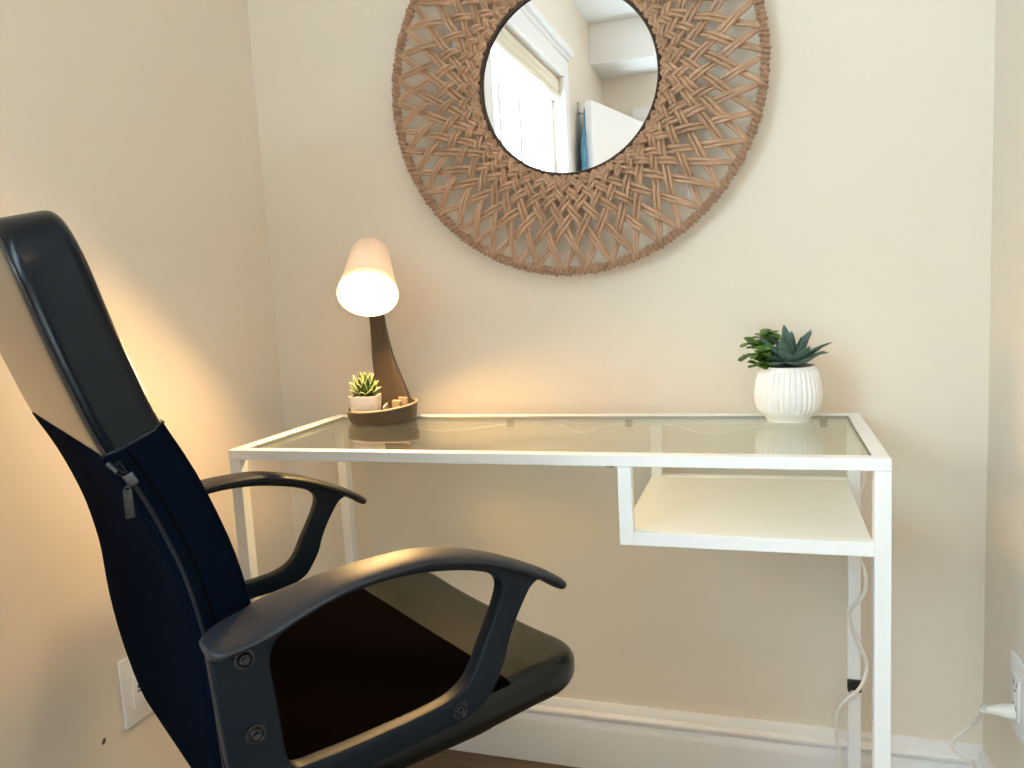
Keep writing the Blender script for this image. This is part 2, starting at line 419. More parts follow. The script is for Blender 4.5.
bm = nb(); box(bm, g0+0.0015, 1-g0-0.0015, g0+0.0015, D-g0-0.0015, H-0.0070, H-0.0020, 0.0006, 1)
gl = build('glass_top', bm, M['glass'], desk, False); gl['label'] = 'clear glass pane'
bm = nb()
a0, a1 = g0+0.0002, g0+0.0016
box(bm, a0, 1-a0, a0, a1, H-0.0072, H-0.0018); box(bm, a0, 1-a0, D-a1, D-a0, H-0.0072, H-0.0018)
box(bm, a0, a1, a1, D-a1, H-0.0072, H-0.0018); box(bm, 1-a1, 1-a0, a1, D-a1, H-0.0072, H-0.0018)
build('glass_edge', bm, M['edge'], gl, False)
for tx in (0.06, 0.385, 0.612, 0.942):
    bm = nb(); box(bm, tx-0.006, tx+0.006, D-T-0.009, D-T+0.003, H-0.020, H-0.0074, 0.001); build('support_tab', bm, M['tab'], desk, False)
for tx in (0.636,):
    bm = nb(); box(bm, tx-0.006, tx+0.006, T-0.003, T+0.009, H-0.022, H-0.0074, 0.001); build('support_tab', bm, M['tab'], desk, False)
# shelf: U brackets front and back, board between
SX, SZ = 0.6491, 0.6097
for (y0, y1) in ((0.0, 0.019), (D-0.0205, D-0.0015)):
    bm = nb(); box(bm, SX, SX+0.0195, y0, y1, SZ, H-T+0.003, 0.0012); box(bm, SX+0.0193, 1-L_+0.0005, y0+0.0003, y1-0.0003, SZ, SZ+0.0195, 0.0012)
    build('shelf_bracket', bm, M['desk'], desk, False)
bm = nb(); box(bm, SX+0.001, 1-L_-0.001, 0.0192, D-0.0207, SZ+0.001, SZ+0.0185, 0.001); build('shelf_board', bm, M['shelf'], desk, False)

# ------------------------------------------------------------------ the mirror
MC = Vector((0.5165, WY-0.018, 1.3485)); RO, RI = 0.3495, 0.1655
mir = thing('wall_mirror', 'round mirror in a woven rattan sunburst frame on the cream wall', 'mirror', MC)
def mp_(r, a, y): return Vector((r*math.cos(a), -y, r*math.sin(a)))
bm = nb()
c0 = bm.verts.new((0, -0.0145, 0)); SEG = 96
ring = [bm.verts.new(mp_(RI+0.0015, 2*math.pi*k/SEG, 0.0145)) for k in range(SEG)]
ringb = [bm.verts.new(mp_(RI+0.0015, 2*math.pi*k/SEG, 0.0105)) for k in range(SEG)]
for k in range(SEG):
    bm.faces.new((c0, ring[k], ring[(k+1) % SEG])); bm.faces.new((ring[k], ring[(k+1) % SEG], ringb[(k+1) % SEG], ringb[k]))
bm.faces.new(ringb)
build('mirror_glass', bm, M['mirror'], mir, True, 30)
bm = nb(); rngc = [(RI+0.012, 0.001), (RI+0.012, 0.0103)]
r0 = [bm.verts.new(mp_(RI+0.010, 2*math.pi*k/SEG, 0.0005)) for k in range(SEG)]; r1 = [bm.verts.new(mp_(RI+0.010, 2*math.pi*k/SEG, 0.0102)) for k in range(SEG)]
for k in range(SEG): bm.faces.new((r0[k], r0[(k+1) % SEG], r1[(k+1) % SEG], r1[k]))
bm.faces.new(r0[::-1]); bm.faces.new(r1); build('backing_board', bm, M['ring_dark'], mir, True, 30)
bm = nb(); tube(bm, [mp_(RI, 2*math.pi*k/SEG, 0.0185) for k in range(SEG)], 0.0031, 8, closed=True)
build('inner_rim', bm, M['ring_dark'], mir)
bm = nb(); box(bm, -0.03, 0.03, -0.0004, 0.018, 0.10, 0.125, 0.001); build('wall_hanger', bm, M['ring_dark'], mir, False)
random.seed(4)
# outer hoop: core plus a close binding
bm = nb(); NB = 236
tube(bm, [mp_(RO-0.0085, 2*math.pi*k/120, 0.016) for k in range(120)], 0.0052, 8, closed=True)
core_r = 0.0052; pts = []
for k in range(NB):
    a = 2*math.pi*k/NB
    for q in range(7):
        aa = a+2*math.pi/NB*(q/7); ph = 2*math.pi*q/7
        rr = core_r+0.0011*math.sin(k*2.3)+0.0006*random.random()
        pts.append(mp_(RO-0.0085+rr*math.cos(ph), aa, 0.016+rr*math.sin(ph)))
tube(bm, pts, [0.0041+0.0008*math.sin(i*0.9)+0.0003*math.sin(i*0.13) for i in range(len(pts))], 6, closed=True)
build('outer_hoop', bm, M['rattan_ring'], mir)
# inner woven band
bm = nb()
for (rr, ph0, rad) in ((RI+0.006, 0.0, 0.0030), (RI+0.0135, 1.2, 0.0030)):
    n = 600
    tube(bm, [mp_(rr+0.0022*math.cos(k*2*math.pi/n*60+ph0), 2*math.pi*k/n, 0.0195+0.0026*math.sin(k*2*math.pi/n*60+ph0)) for k in range(n)], rad, 6, closed=True)
build('inner_braid', bm, M['rattan'], mir)
# crossing spokes: two families of flat double reeds going over and under each other
NS = 46; DEL = R(30)
def spoke_family(sgn):
    bm = nb()
    for i in range(NS):
        a_out = 2*math.pi*i/NS+random.uniform(-0.012, 0.012)
        dela = DEL*random.uniform(0.93, 1.07)
        po = (RO-0.009)*Vector((math.cos(a_out), math.sin(a_out)))
        ai = a_out+sgn*dela
        pi_ = (RI+0.006)*Vector((math.cos(ai), math.sin(ai)))
        dr_ = (pi_-po); nn = Vector((-dr_.y, dr_.x)).normalized()
        STR = 2
        off0 = [-0.0037, 0.0037]
        bow = random.uniform(-0.002, 0.002)
        for st in range(STR):
            pts = []; rads = []
            K = 44; wob = random.uniform(-0.0006, 0.0006); ph = random.uniform(0, 6.28)
            for k in range(K+1):
                t_ = k/K
                spread = 0.42+0.58*min(1, t_/0.35)
                spread *= 1.0 if t_ < 0.7 else 1-0.25*(t_-0.7)/0.3
                p = po+dr_*t_+nn*(off0[st]*spread+bow*math.sin(math.pi*t_)+wob*math.sin(t_*9+ph))
                r_ = p.length; aa = math.atan2(p.y, p.x)
                # weave phase: angle swept relative to the other family
                swept = abs((aa-a_out+math.pi) % (2*math.pi)-math.pi)
                cr_ = 2*swept/(2*math.pi/NS)
                h = 0.0195+sgn*0.0040*math.cos(math.pi*(cr_+i*0))*min(1, t_*5+0.2)
                h -= 0.002*(1-min(1, t_*4))
                if sgn < 0: h += 0.0
                pts.append(Vector((p.x, -h, p.y)))
                rads.append(0.0037+0.0002*math.sin(t_*14+ph)-0.0005*(1-min(1, t_*4)))
            tube(bm, pts, rads, 6, flat=(1, 0.75), ref=(nn.x, 0, nn.y))
    return bm
build('woven_spokes', spoke_family(1), M['rattan'], mir)
build('woven_spokes', spoke_family(-1), M['rattan'], mir)
# ------------------------------------------------------------------ the desk lamp
LB = Vector((0.139, 0.287, H-0.0018))
lamp = thing('desk_lamp', 'brown desk lamp with a lit white tilting shade on its tray base', 'lamp', LB)
bm = nb()
def tray_r(r, z, a):      # a softly oval tray
    return r*1.07*(1+0.03*math.cos(2*a))
def rimz(a):              # the rim climbs towards the stem at the back right
    return 0.010*(0.5+0.5*math.cos(a-R(35)))**1.5
prof = [(0, 0.0), (0.052, 0.0), (0.0575, 0.003), (0.061, 0.012), (0.0635, 0.026)]
prof2 = [(0.0605, 0.0262), (0.0585, 0.012), (0.055, 0.006), (0, 0.005)]
lathe(bm, prof+prof2, 64, tray_r)
for v in bm.verts:
    if v.co.z > 0.02: v.co.z += rimz(math.atan2(v.co.y, v.co.x))
build('tray_base', bm, M['lampbrown'], lamp)
bm = nb(); pts = []
for k in range(96):
    a = 2*math.pi*k/96; r_ = 0.0621*1.07*(1+0.03*math.cos(2*a)); pts.append(Vector((r_*math.cos(a), r_*math.sin(a), 0.0262+rimz(a))))
tube(bm, pts, 0.0022, 8, closed=True, flat=(1, 1)); r_o = build('tray_rim', bm, M['rim'], lamp)
# stem: a broad blade narrowing and leaning up into the shade
st = []
SP = [(0.010, 0.044, 0.005, 0.040, 0.012), (0.006, 0.044, 0.03, 0.038, 0.011), (-0.002, 0.044, 0.07, 0.0315, 0.010), (-0.010, 0.040, 0.12, 0.0235, 0.009),
      (-0.012, 0.034, 0.17, 0.0175, 0.0085), (-0.011, 0.026, 0.21, 0.0148, 0.008), (-0.009, 0.014, 0.245, 0.012, 0.008)]
bm = nb(); P5 = crom([Vector(s_[:3]) for s_ in SP], 6); W5 = crom([Vector((s_[3], s_[4], 0)) for s_ in SP], 6); rings = []
for p_, w_ in zip(P5, W5):
    ring = []
    for k in range(28):
        th = 2*math.pi*k/28; c, s_ = math.cos(th), math.sin(th)
        x = math.copysign(abs(c)**0.6, c)*w_.x; y = math.copysign(abs(s_)**0.6, s_)*w_.y
        if s_ < -0.3 and abs(x) < w_.x*0.22: y += 0.0035
        ring.append(bm.verts.new(p_+Vector((x, y, 0))))
    rings.append(ring)
for A, B in zip(rings, rings[1:]):
    for k in range(28): bm.faces.new((A[k], A[(k+1) % 28], B[(k+1) % 28], B[k]))
bm.faces.new(rings[0][::-1]); bm.faces.new(rings[-1])
build('stem', bm, M['lampbrown'], lamp)
# dividers in the tray
bm = nb(); box(bm, -0.0015, 0.0015, -0.03, 0.03, 0.0052, 0.034, 0.001); xform(bm, Matrix.Translation((0.012, -0.008, 0)) @ Matrix.Rotation(R(20), 4, 'Z'))
build('tray_divider', bm, M['cream'], lamp, False)
bm = nb(); box(bm, -0.011, 0.011, -0.004, 0.004, 0.0052, 0.042, 0.002); box(bm, -0.012, 0.012, 0.014, 0.019, 0.0052, 0.046, 0.002); xform(bm, Matrix.Translation((0.036, -0.006, 0)) @ Matrix.Rotation(R(-20), 4, 'Z'))
build('phone_rest', bm, M['rim'], lamp, False)
# shade
dS = Vector((0.265, -0.685, -0.68)).normalized()
CO = Vector((0.1585, 0.227, 0.984))-LB
SL = 0.130
prf = [(0.0, -SL), (0.018, -SL), (0.028, -SL+0.003), (0.0340, -SL+0.008), (0.0375, -SL+0.02), (0.048, -0.04), (0.0565, 0.0)]
prf_in = [(0.0548, 0.0), (0.046, -0.04), (0.0345, -SL+0.022), (0.030, -SL+0.011), (0.018, -SL+0.004), (0.0, -SL+0.003)]
bm = nb(); lathe(bm, prf+prf_in, 64); xform(bm, frame_from(dS, CO)); build('lamp_shade', bm, M['shade'], lamp)
bm = nb(); lathe(bm, [(0.0522, -0.008), (0.045, -0.0055), (0.03, -0.003), (0.0, -0.001)], 48)
xform(bm, frame_from(dS, CO)); sm = build('light_diffuser', bm, M['diffuser'], lamp); sm['label'] = 'glowing warm white disc'
bm = nb(); lathe(bm, [(0.0528, -0.009), (0.050, -0.0105), (0.03, -0.0105), (0.0, -0.0105), (0.0, -0.013), (0.035, -0.013), (0.0505, -0.0125), (0.0535, -0.0095), (0.0528, -0.009)], 48)
xform(bm, frame_from(dS, CO)); build('light_stop', bm, M['cream'], lamp)  # hidden disc added to keep the diffuser's glow out of the shade
ld = bpy.data.lights.new('lamp_bulb', 'POINT'); ld.energy = 0.11; ld.color = (1.0, 0.74, 0.48); ld.shadow_soft_size = 0.012
lb = bpy.data.objects.new('lamp_bulb', ld); scene.collection.objects.link(lb); lb.parent = lamp; lb.location = CO-dS*0.030

# ------------------------------------------------------------------ plants
def leaf(bm, base, d, upv, length, width, curve=0.3, thick=0.12, tip=1.0, n=9, m=7, mi=0, fold=0.25):
    """a fleshy leaf growing from base along d, bending towards -upv when curve>0"""
    d = Vector(d).normalized(); upv = (Vector(upv)-d*d.dot(Vector(upv))).normalized(); s = d.cross(upv)
    rings = []
    for i in range(n+1):
        t = i/n
        ang = curve*t
        c = base+d*(length*t*math.cos(ang*0.5))-upv*(length*t*math.sin(ang*0.5))
        w = width*0.5*(math.sin(math.pi*min(1, (t*0.86+0.12))**tip))**0.8*(1 if t < 0.999 else 0.05)
        w = max(w, 0.0004)
        h = w*thick*2+0.0004
        uu = upv*math.cos(ang)+d*math.sin(ang)
        ring = []
        for k in range(m*2):
            th = math.pi*k/m
            x = math.cos(th)*w; z = math.sin(th)*h*0.6+fold*abs(x)
            ring.append(bm.verts.new(c+s*x+uu*z))
        rings.append(ring)
    N = m*2
    for A, B in zip(rings, rings[1:]):
        for k in range(N):
            f = bm.faces.new((A[k], A[(k+1) % N], B[(k+1) % N], B[k])); f.material_index = mi
    bm.faces.new(rings[0][::-1]); bm.faces.new(rings[-1])

# small succulent in the lamp's tray
PB = Vector((0.118, 0.262, H+0.0034))
sp = thing('potted_succulent', 'tiny striped succulent in a white pot on the lamp tray', 'plant', PB)
def sq(r, z, a):
    e = 5.0; return r/((abs(math.cos(a))**e+abs(math.sin(a))**e)**(1/e))
bm = nb(); lathe(bm, [(0, 0), (0.0225, 0), (0.0240, 0.003), (0.0278, 0.048), (0.0278, 0.050), (0.0258, 0.050), (0.0248, 0.044), (0, 0.044)], 64, sq)
xform(bm, Matrix.Rotation(R(12), 4, 'Z')); build('pot', bm, M['smallpot'], sp)
bm = nb(); lathe(bm, [(0, 0.0475), (0.012, 0.0475), (0.0246, 0.0465), (0.0246, 0.0442), (0, 0.0442)], 32, sq); xform(bm, Matrix.Rotation(R(12), 4, 'Z')); build('soil', bm, M['soil'], sp)
random.seed(11); bm = nb(); bt = nb()
for ringn, (cnt, el, ln) in enumerate(((10, 18, 0.030), (9, 38, 0.037), (8, 58, 0.042), (5, 78, 0.042))):
    for i in range(cnt):
        a = 2*math.pi*(i+0.5*ringn)/cnt+random.uniform(-.15, .15); e = R(el+random.uniform(-7, 7))
        d = Vector((math.cos(a)*math.cos(e), math.sin(a)*math.cos(e), math.sin(e))); l_ = ln*random.uniform(.9, 1.12)
        upv = Vector((-math.cos(a)*math.sin(e), -math.sin(a)*math.sin(e), math.cos(e)))
        b0 = Vector((math.cos(a)*0.004, math.sin(a)*0.004, 0.047))
        leaf(bm, b0, d, upv, l_, 0.0125, curve=-0.35, thick=0.25, n=8, m=5)
        s_ = d.cross(upv).normalized()
        for sg in (-1, 1):
            pts = []
            for k in range(7):
                t_ = 0.3+0.7*k/6; w_ = 0.0060*(math.sin(math.pi*(t_*0.86+0.12)))**0.8*(1 if t_ < .99 else .1)
                ang = -0.35*t_
                pts.append(b0+d*(l_*t_*math.cos(ang*.5))-upv*(l_*t_*math.sin(ang*.5))+s_*w_*sg*0.95+upv*0.0012)
            tube(bt, pts, 0.0009, 5)
lv = build('succulent_leaves', bm, M['leaf_dark'], sp)
build('leaf_margins', bt, M['leaf_tip'], lv)['label'] = 'pale yellow green leaf edges'

# larger pot with two artificial succulents
QB = Vector((0.885, 0.298, H-0.0018))
bp_ = thing('potted_plant', 'ribbed round white ceramic pot of green and blue-green succulents', 'plant', QB)
def rib(r, z, a):
    k = 36
    amp = 0.0014*min(1, max(0, (z-0.012)/0.01))*min(1, max(0, (0.088-z)/0.008))
    q = math.cos(a*k+math.sin(z*45)*0.6)
    return r+amp*(abs(q)**0.6*math.copysign(1, q))
pr_ = crom([(0.0345, 0.0, 0), (0.0355, 0.003, 0), (0.0395, 0.0085, 0), (0.0475, 0.018, 0), (0.0520, 0.031, 0), (0.0528, 0.045, 0), (0.0508, 0.062, 0), (0.0472, 0.077, 0), (0.0438, 0.087, 0), (0.0426, 0.091, 0)], 4)
prof = [(0, 0)]+[(p.x, p.y) for p in pr_]+[(0.0405, 0.0915), (0.0395, 0.089), (0.041, 0.078), (0, 0.076)]
bm = nb(); lathe(bm, prof, 432, lambda r, z, a: rib(r, z, a) if r > 0.0425 and z > 0.004 else r); build('pot', bm, M['pot'], bp_, True, 60)
bm = nb(); lathe(bm, [(0, 0.090), (0.025, 0.088), (0.039, 0.084), (0.0402, 0.0785), (0, 0.0775)], 32); build('soil', bm, M['soil'], bp_)
random.seed(23)
bm = nb()
ctr = Vector((0.005, -0.006, 0.092))
for ringn, (cnt, el, ln, wd) in enumerate(((8, 10, 0.050, 0.024), (8, 26, 0.060, 0.023), (7, 44, 0.070, 0.021), (5, 62, 0.070, 0.019), (4, 78, 0.054, 0.015))):
    for i in range(cnt):
        a = 2*math.pi*(i+0.5*ringn)/cnt+random.uniform(-.16, .16); e = R(el+random.uniform(-6, 8))
        d = Vector((math.cos(a)*math.cos(e), math.sin(a)*math.cos(e), math.sin(e)))
        upv = Vector((-math.cos(a)*math.sin(e), -math.sin(a)*math.sin(e), math.cos(e)))
        leaf(bm, ctr+Vector((math.cos(a)*0.005, math.sin(a)*0.005, 0)), d, upv, ln*random.uniform(.85, 1.08), wd, curve=random.uniform(-.3, .45), thick=0.16, n=10, m=5, fold=0.35)
build('rosette_succulent', bm, M['leaf_blue'], bp_)
bm = nb()
gc = Vector((-0.024, -0.004, 0.089))
stems = [(-0.034, -0.006, 0.040), (-0.018, 0.008, 0.054), (-0.002, 0.0, 0.056), (-0.036, 0.004, 0.018), (-0.018, -0.022, 0.026), (-0.006, 0.018, 0.046), (-0.012, -0.012, 0.040), (-0.022, -0.018, 0.004)]
for s_ in stems:
    e_ = gc+Vector(s_); mid = (gc+e_)/2+Vector((0, 0, 0.006))
    pts = crom([gc, mid, e_], 6); tube(bm, pts, 0.0016, 6)
    for q in range(2, len(pts), 2):
        p = pts[q]; sc_ = 0.7+0.3*q/len(pts)
        for j in range(2 if q < len(pts)-1 else 5):
            a = random.uniform(0, 6.28); e = R(random.uniform(-10, 55))
            d = Vector((math.cos(a)*math.cos(e), math.sin(a)*math.cos(e), math.sin(e)))
            upv = Vector((-math.cos(a)*math.sin(e), -math.sin(a)*math.sin(e), math.cos(e)))
            leaf(bm, p, d, upv, 0.021*sc_, 0.0165*sc_, curve=0.7, thick=0.16, n=8, m=5, tip=1.7, fold=0.12)
build('jade_sprigs', bm, M['leaf_green'], bp_)

# ------------------------------------------------------------------ cord, clip, sockets
CR = 0.0031
pts = [(0.15, 0.372, 0.715), (0.20, 0.381, 0.700), (0.281, 0.385, 0.703), (0.35, 0.385, 0.712), (0.449, 0.385, 0.717), (0.508, 0.385, 0.697), (0.567, 0.385, 0.711), (0.661, 0.385, 0.713), (0.698, 0.385, 0.708),
       (0.751, 0.385, 0.695), (0.822, 0.385, 0.708), (0.90, 0.385, 0.716), (0.956, 0.385, 0.705), (0.988, 0.382, 0.678), (1.010, 0.372, 0.63), (0.992, 0.365, 0.57), (0.975, 0.362, 0.53), (0.990, 0.3625, 0.505), (1.0055, 0.352, 0.470), (1.0075, 0.335, 0.445), (1.001, 0.3262, 0.428),
       (0.988, 0.3265, 0.412), (0.980, 0.331, 0.396), (0.9815, 0.329, 0.376), (0.992, 0.326, 0.350), (1.004, 0.326, 0.322), (1.0085, 0.328, 0.300), (1.002, 0.323, 0.276), (0.992, 0.3215, 0.258), (0.975, 0.322, 0.240),
       (0.963, 0.328, 0.215), (0.960, 0.335, 0.175), (0.966, 0.34, 0.125), (0.972, 0.345, 0.06), (0.985, 0.335, 0.02), (1.0, 0.30, 0.004), (1.03, 0.28, 0.004), (1.025, 0.32, 0.05), (1.03, 0.345, 0.092), (1.06, 0.352, 0.104), (1.09, 0.35, 0.094),
       (1.115, 0.335, 0.05), (1.13, 0.32, 0.006), (1.15, 0.29, 0.006), (1.168, 0.255, 0.05), (1.166, 0.25, 0.12), (1.160, 0.25, 0.170), (1.148, 0.25, 0.195), (1.132, 0.25, 0.208), (1.124, 0.25, 0.222), (1.131, 0.25, 0.236), (1.150, 0.245, 0.262), (1.158, 0.225, 0.290), (1.152, 0.203, 0.309)]
bm = nb(); tube(bm, crom(pts, 6), CR, 8)
cord = thing('power_cord', 'white power cord spiralling down the desk leg to the wall socket', 'cord', (0.985, 0.33, 0.004))
def shift(bm, v): return xform(bm, Matrix.Translation(-Vector(v)))
shift(bm, (0.985, 0.33, 0.004)); build('cable', bm, M['cord'], cord)
bm = nb(); tube(bm, [Vector((0.014, 0, 0)), Vector((0.004, 0, 0)), Vector((-0.008, 0, 0)), Vector((-0.018, 0, -0.0005)), Vector((-0.033, 0, -0.003))], [0.0115, 0.011, 0.0085, 0.0062, 0.0042], 20, flat=(1, 0.85))
for k in range(3): tube(bm, [Vector((-0.024-0.003*k, 0, 0)), Vector((-0.0255-0.003*k, 0, 0))], 0.0068, 12)
for yy in (-0.0065, 0.0065): box(bm, 0.014, 0.0165, yy-0.001, yy+0.001, -0.0035, 0.0035)
xform(bm, Matrix.Translation(Vector((1.1825, 0.2, 0.313))-Vector((0.985, 0.33, 0.004))))
build('plug', bm, M['cord'], cord)
clip = thing('cord_clip', 'small black clip holding the cord on the desk leg', 'clip', (0.988, 0.3358, 0.264))
bm = nb(); box(bm, -0.0105, 0.0125, -0.0075, -0.0005, -0.009, 0.009, 0.0015); shape = None
box(bm, -0.0105, -0.0055, -0.014, -0.006, -0.009, 0.009, 0.0015); box(bm, 0.0065, 0.0115, -0.014, -0.006, -0.009, 0.0, 0.0015)
build('clip_body', bm, M['dark'], clip, False)

def outlet(name, label, loc, rz, kind):
    t = thing(name, label, 'outlet', loc, rz)        # local +x points out of the wall
    bm = nb(); box(bm, 0.0, 0.0065, -0.036, 0.036, -0.0585, 0.0585, 0.003, 3); build('cover_plate', bm, M['outlet'], t)
    bm = nb(); box(bm, 0.0055, 0.0085, -0.0165, 0.0165, -0.033, 0.033, 0.001); ins = build('outlet_insert', bm, M['outlet'], t)
    bm = nb()
    if kind == 'duplex':
        for zc in (-0.018, 0.018):
            for yy, hh in ((-0.0065, 0.0042), (0.0065, 0.0035)): box(bm, 0.0080, 0.0088, yy-0.0011, yy+0.0011, zc-hh+0.002, zc+hh+0.002)
            tube(bm, [Vector((0.0080, 0, zc-0.0085)), Vector((0.0088, 0, zc-0.0085))], 0.0024, 12)
        build('socket_slots', bm, M['dark'], ins)
    else:
        box(bm, 0.0080, 0.0088, -0.0075, 0.0075, -0.0075, -0.0045); box(bm, 0.0080, 0.0088, -0.0065, 0.0000, -0.0010, 0.0050)
        box(bm, 0.0080, 0.0088, 0.002, 0.0075, -0.0010, 0.0022); box(bm, 0.0080, 0.0088, 0.0035, 0.0070, 0.0038, 0.0068)
        build('jack_openings', bm, M['dark'], ins)
    for zc in (-0.048, 0.048):
        bm = nb(); tube(bm, [Vector((0.006, 0, zc)), Vector((0.0072, 0, zc))], 0.0030, 14); build('plate_screw', bm, M['outlet'], t)
    return t
outlet('wall_outlet', 'white data wall plate low on the left wall behind the chair', (LX, -0.081, 0.351), 0, 'data')
outlet('wall_outlet', 'white power socket low on the right wall with the cord plugged in', (RX, 0.198, 0.338), math.pi, 'duplex')
bm = nb(); bmesh.ops.create_icosphere(bm, subdivisions=2, radius=0.0055); bmesh.ops.scale(bm, vec=(0.12, 0.7, 1.0), verts=bm.verts)
o = build('wall_scuff', bm, M['tab']); o.location = (LX+0.0002, -0.158, 0.297); o.rotation_euler = (R(-30), 0, 0)
tag(o, 'tiny dark scuff on the left wall below the data plate', 'scuff')

# ------------------------------------------------------------------ the office chair
CA = R(54); LC = -0.332
F = Vector((math.cos(CA), math.sin(CA), 0)); Lv = Vector((-math.sin(CA), math.cos(CA), 0))
FC = 0.07
CO_ = F*FC+Lv*LC
chair = thing('office_chair', 'black office chair with high leather and fabric back and looped arms', 'chair', (CO_.x, CO_.y, 0), CA)
# local x = forward, y = left, z = up; profile numbers below are f values, so subtract FC
def cx(bm): return xform(bm, Matrix.Translation((-FC, 0, 0)))

# cushion shapes: an outline with rings running inwards over the top and under the bottom
def pillow(outline, thick, redge, bulge, nin=9, under=0.0):
    """outline: list of 2D points; surface at local z from -thick/2 to thick/2, edges rounded by redge"""
    c = Vector((0, 0)); n = len(outline)
    for p in outline: c += Vector(p)
    c /= n
    hw = max(abs(p[0]-c.x) for p in outline); hh = max(abs(p[1]-c.y) for p in outline)
    bm = nb(); rings = []
    def ringat(inset, z):
        kx = max(0.0, 1-inset/hw); ky = max(0.0, 1-inset/hh)
        return [bm.verts.new((c.x+(p[0]-c.x)*kx, c.y+(p[1]-c.y)*ky, z)) for p in outline]
    prof = []
    mn = min(hw, hh)
    for k in range(nin): 
        t_ = k/nin; ins = mn*(1-t_)*0.97+redge*t_ ; q = (ins-redge)/(mn-redge)
        prof.append((ins, thick/2+bulge*(1-(1-min(1, q))**2.2)))
    for k in range(7):
        a = math.pi/2*k/6; prof.append((redge*(1-math.sin(a)), thick/2-redge*(1-math.cos(a))))
    if thick > 2*redge+1e-4: prof.append((0, -(thick/2-redge)))
    for k in range(1, 7):
        a = math.pi/2*k/6; prof.append((redge*(1-math.cos(a)), -(thick/2-redge)-redge*math.sin(a)))
    for k in range(1, nin+1):
        t_ = k/nin; ins = redge+(mn*0.97-redge)*t_; q = (ins-redge)/(mn-redge)
        prof.append((ins, -thick/2-under*(1-(1-min(1, q))**2.2)))
    for ins, z in prof: rings.append(ringat(ins, z))
    for A, B in zip(rings, rings[1:]):
        for k in range(n): bm.faces.new((A[k], B[k], B[(k+1) % n], A[(k+1) % n]))
    bm.faces.new(rings[0]); bm.faces.new(rings[-1][::-1])
    bmesh.ops.triangulate(bm, faces=[f for f in bm.faces if len(f.verts) > 4])
    return bm
def rrect(x0, x1, y0, y1, radii, n=8, sub=14, fn=None):
    """rounded rectangle, counter-clockwise; radii for corners (x1y1, x0y1, x0y0, x1y0); edges subdivided"""
    pts = []
    cs = [(x1, y1, 0, -1, -1), (x0, y1, 90, 1, -1), (x0, y0, 180, 1, 1), (x1, y0, 270, -1, 1)]
    arcs = []
    for (cx_, cy_, a0_, sx_, sy_), r_ in zip(cs, radii):
        arcs.append([(cx_+sx_*r_+r_*math.cos(R(a0_+90*k/n)), cy_+sy_*r_+r_*math.sin(R(a0_+90*k/n))) for k in range(n+1)])
    for i in range(4):
        pts += arcs[i]
        a = arcs[i][-1]; b = arcs[(i+1) % 4][0]
        for k in range(1, sub): pts.append((a[0]+(b[0]-a[0])*k/sub, a[1]+(b[1]-a[1])*k/sub))
    return [fn(*p) if fn else p for p in pts]
def split(bm, co, no, side):
    """keep one side of a plane and cap the cut"""
    g = bm.verts[:]+bm.edges[:]+bm.faces[:]
    res = bmesh.ops.bisect_plane(bm, geom=g, plane_co=co, plane_no=no, clear_outer=(side < 0), clear_inner=(side > 0), dist=1e-6)
    ed = [e for e in res['geom_cut'] if isinstance(e, bmesh.types.BMEdge)]
    bmesh.ops.holes_fill(bm, edges=ed, sides=0)
    return bm

# backrest -----------------------------------------------------------------
BK = [(0.43, -0.150), (0.50, -0.158), (0.58, -0.166), (0.655, -0.1695), (0.70, -0.176), (0.737, -0.184), (0.784, -0.199), (0.82, -0.213), (0.869, -0.236), (0.92, -0.253), (0.97, -0.268), (1.02, -0.281), (1.07, -0.292), (1.10, -0.298)]
def spine(z):
    for (z0, f0), (z1, f1) in zip(BK, BK[1:]):
        if z <= z1 or z1 == BK[-1][0]:
            i = BK.index((z0, f0)); p0 = BK[max(0, i-1)]; p3 = BK[min(len(BK)-1, i+2)]
            t = (z-z0)/(z1-z0); m0 = (f1-p0[1])/(z1-p0[0]) if i else (f1-f0)/(z1-z0); m1 = (p3[1]-f0)/(p3[0]-z0)
            h = z1-z0; f = (2*t**3-3*t*t+1)*f0+(t**3-2*t*t+t)*h*m0+(-2*t**3+3*t*t)*f1+(t**3-t*t)*h*m1
            return f
def spine_frame(z):
    e = 0.004; d = Vector((spine(z+e)-spine(z-e), 0, 2*e)).normalized()
    nrm = Vector((d.z, 0, -d.x))       # towards the sitter
    return Vector((spine(z), 0, z)), nrm
def bend(bm):
    for v in bm.verts:
        y, z, n_ = v.co.x, v.co.y, v.co.z
        p, nn = spine_frame(z)
        p = p-Vector((0.036*(y+BH), 0, 0))
        v.co = p+nn*(n_)+Vector((0, y, 0))
    return cx(bm)
BH = 0.226; BZ0, BZ1, BSEAM = 0.450, 1.066, 0.862
def taper(x, y):
    k = 1.0
    if y < 0.62: k = 1-0.17*((0.62-y)/0.17)**1.5
    return (x*k, y)
out = rrect(-BH, BH+0.010, BZ0, BZ1, (0.062, 0.062, 0.085, 0.085), sub=22, fn=taper)
back_full = pillow(out, 0.057, 0.013, 0.010, under=0.0)
lower = back_full.copy(); split(lower, (0, BSEAM, 0), (0, 1, 0), -1)
upper = back_full; split(upper, (0, BSEAM, 0), (0, 1, 0), 1)
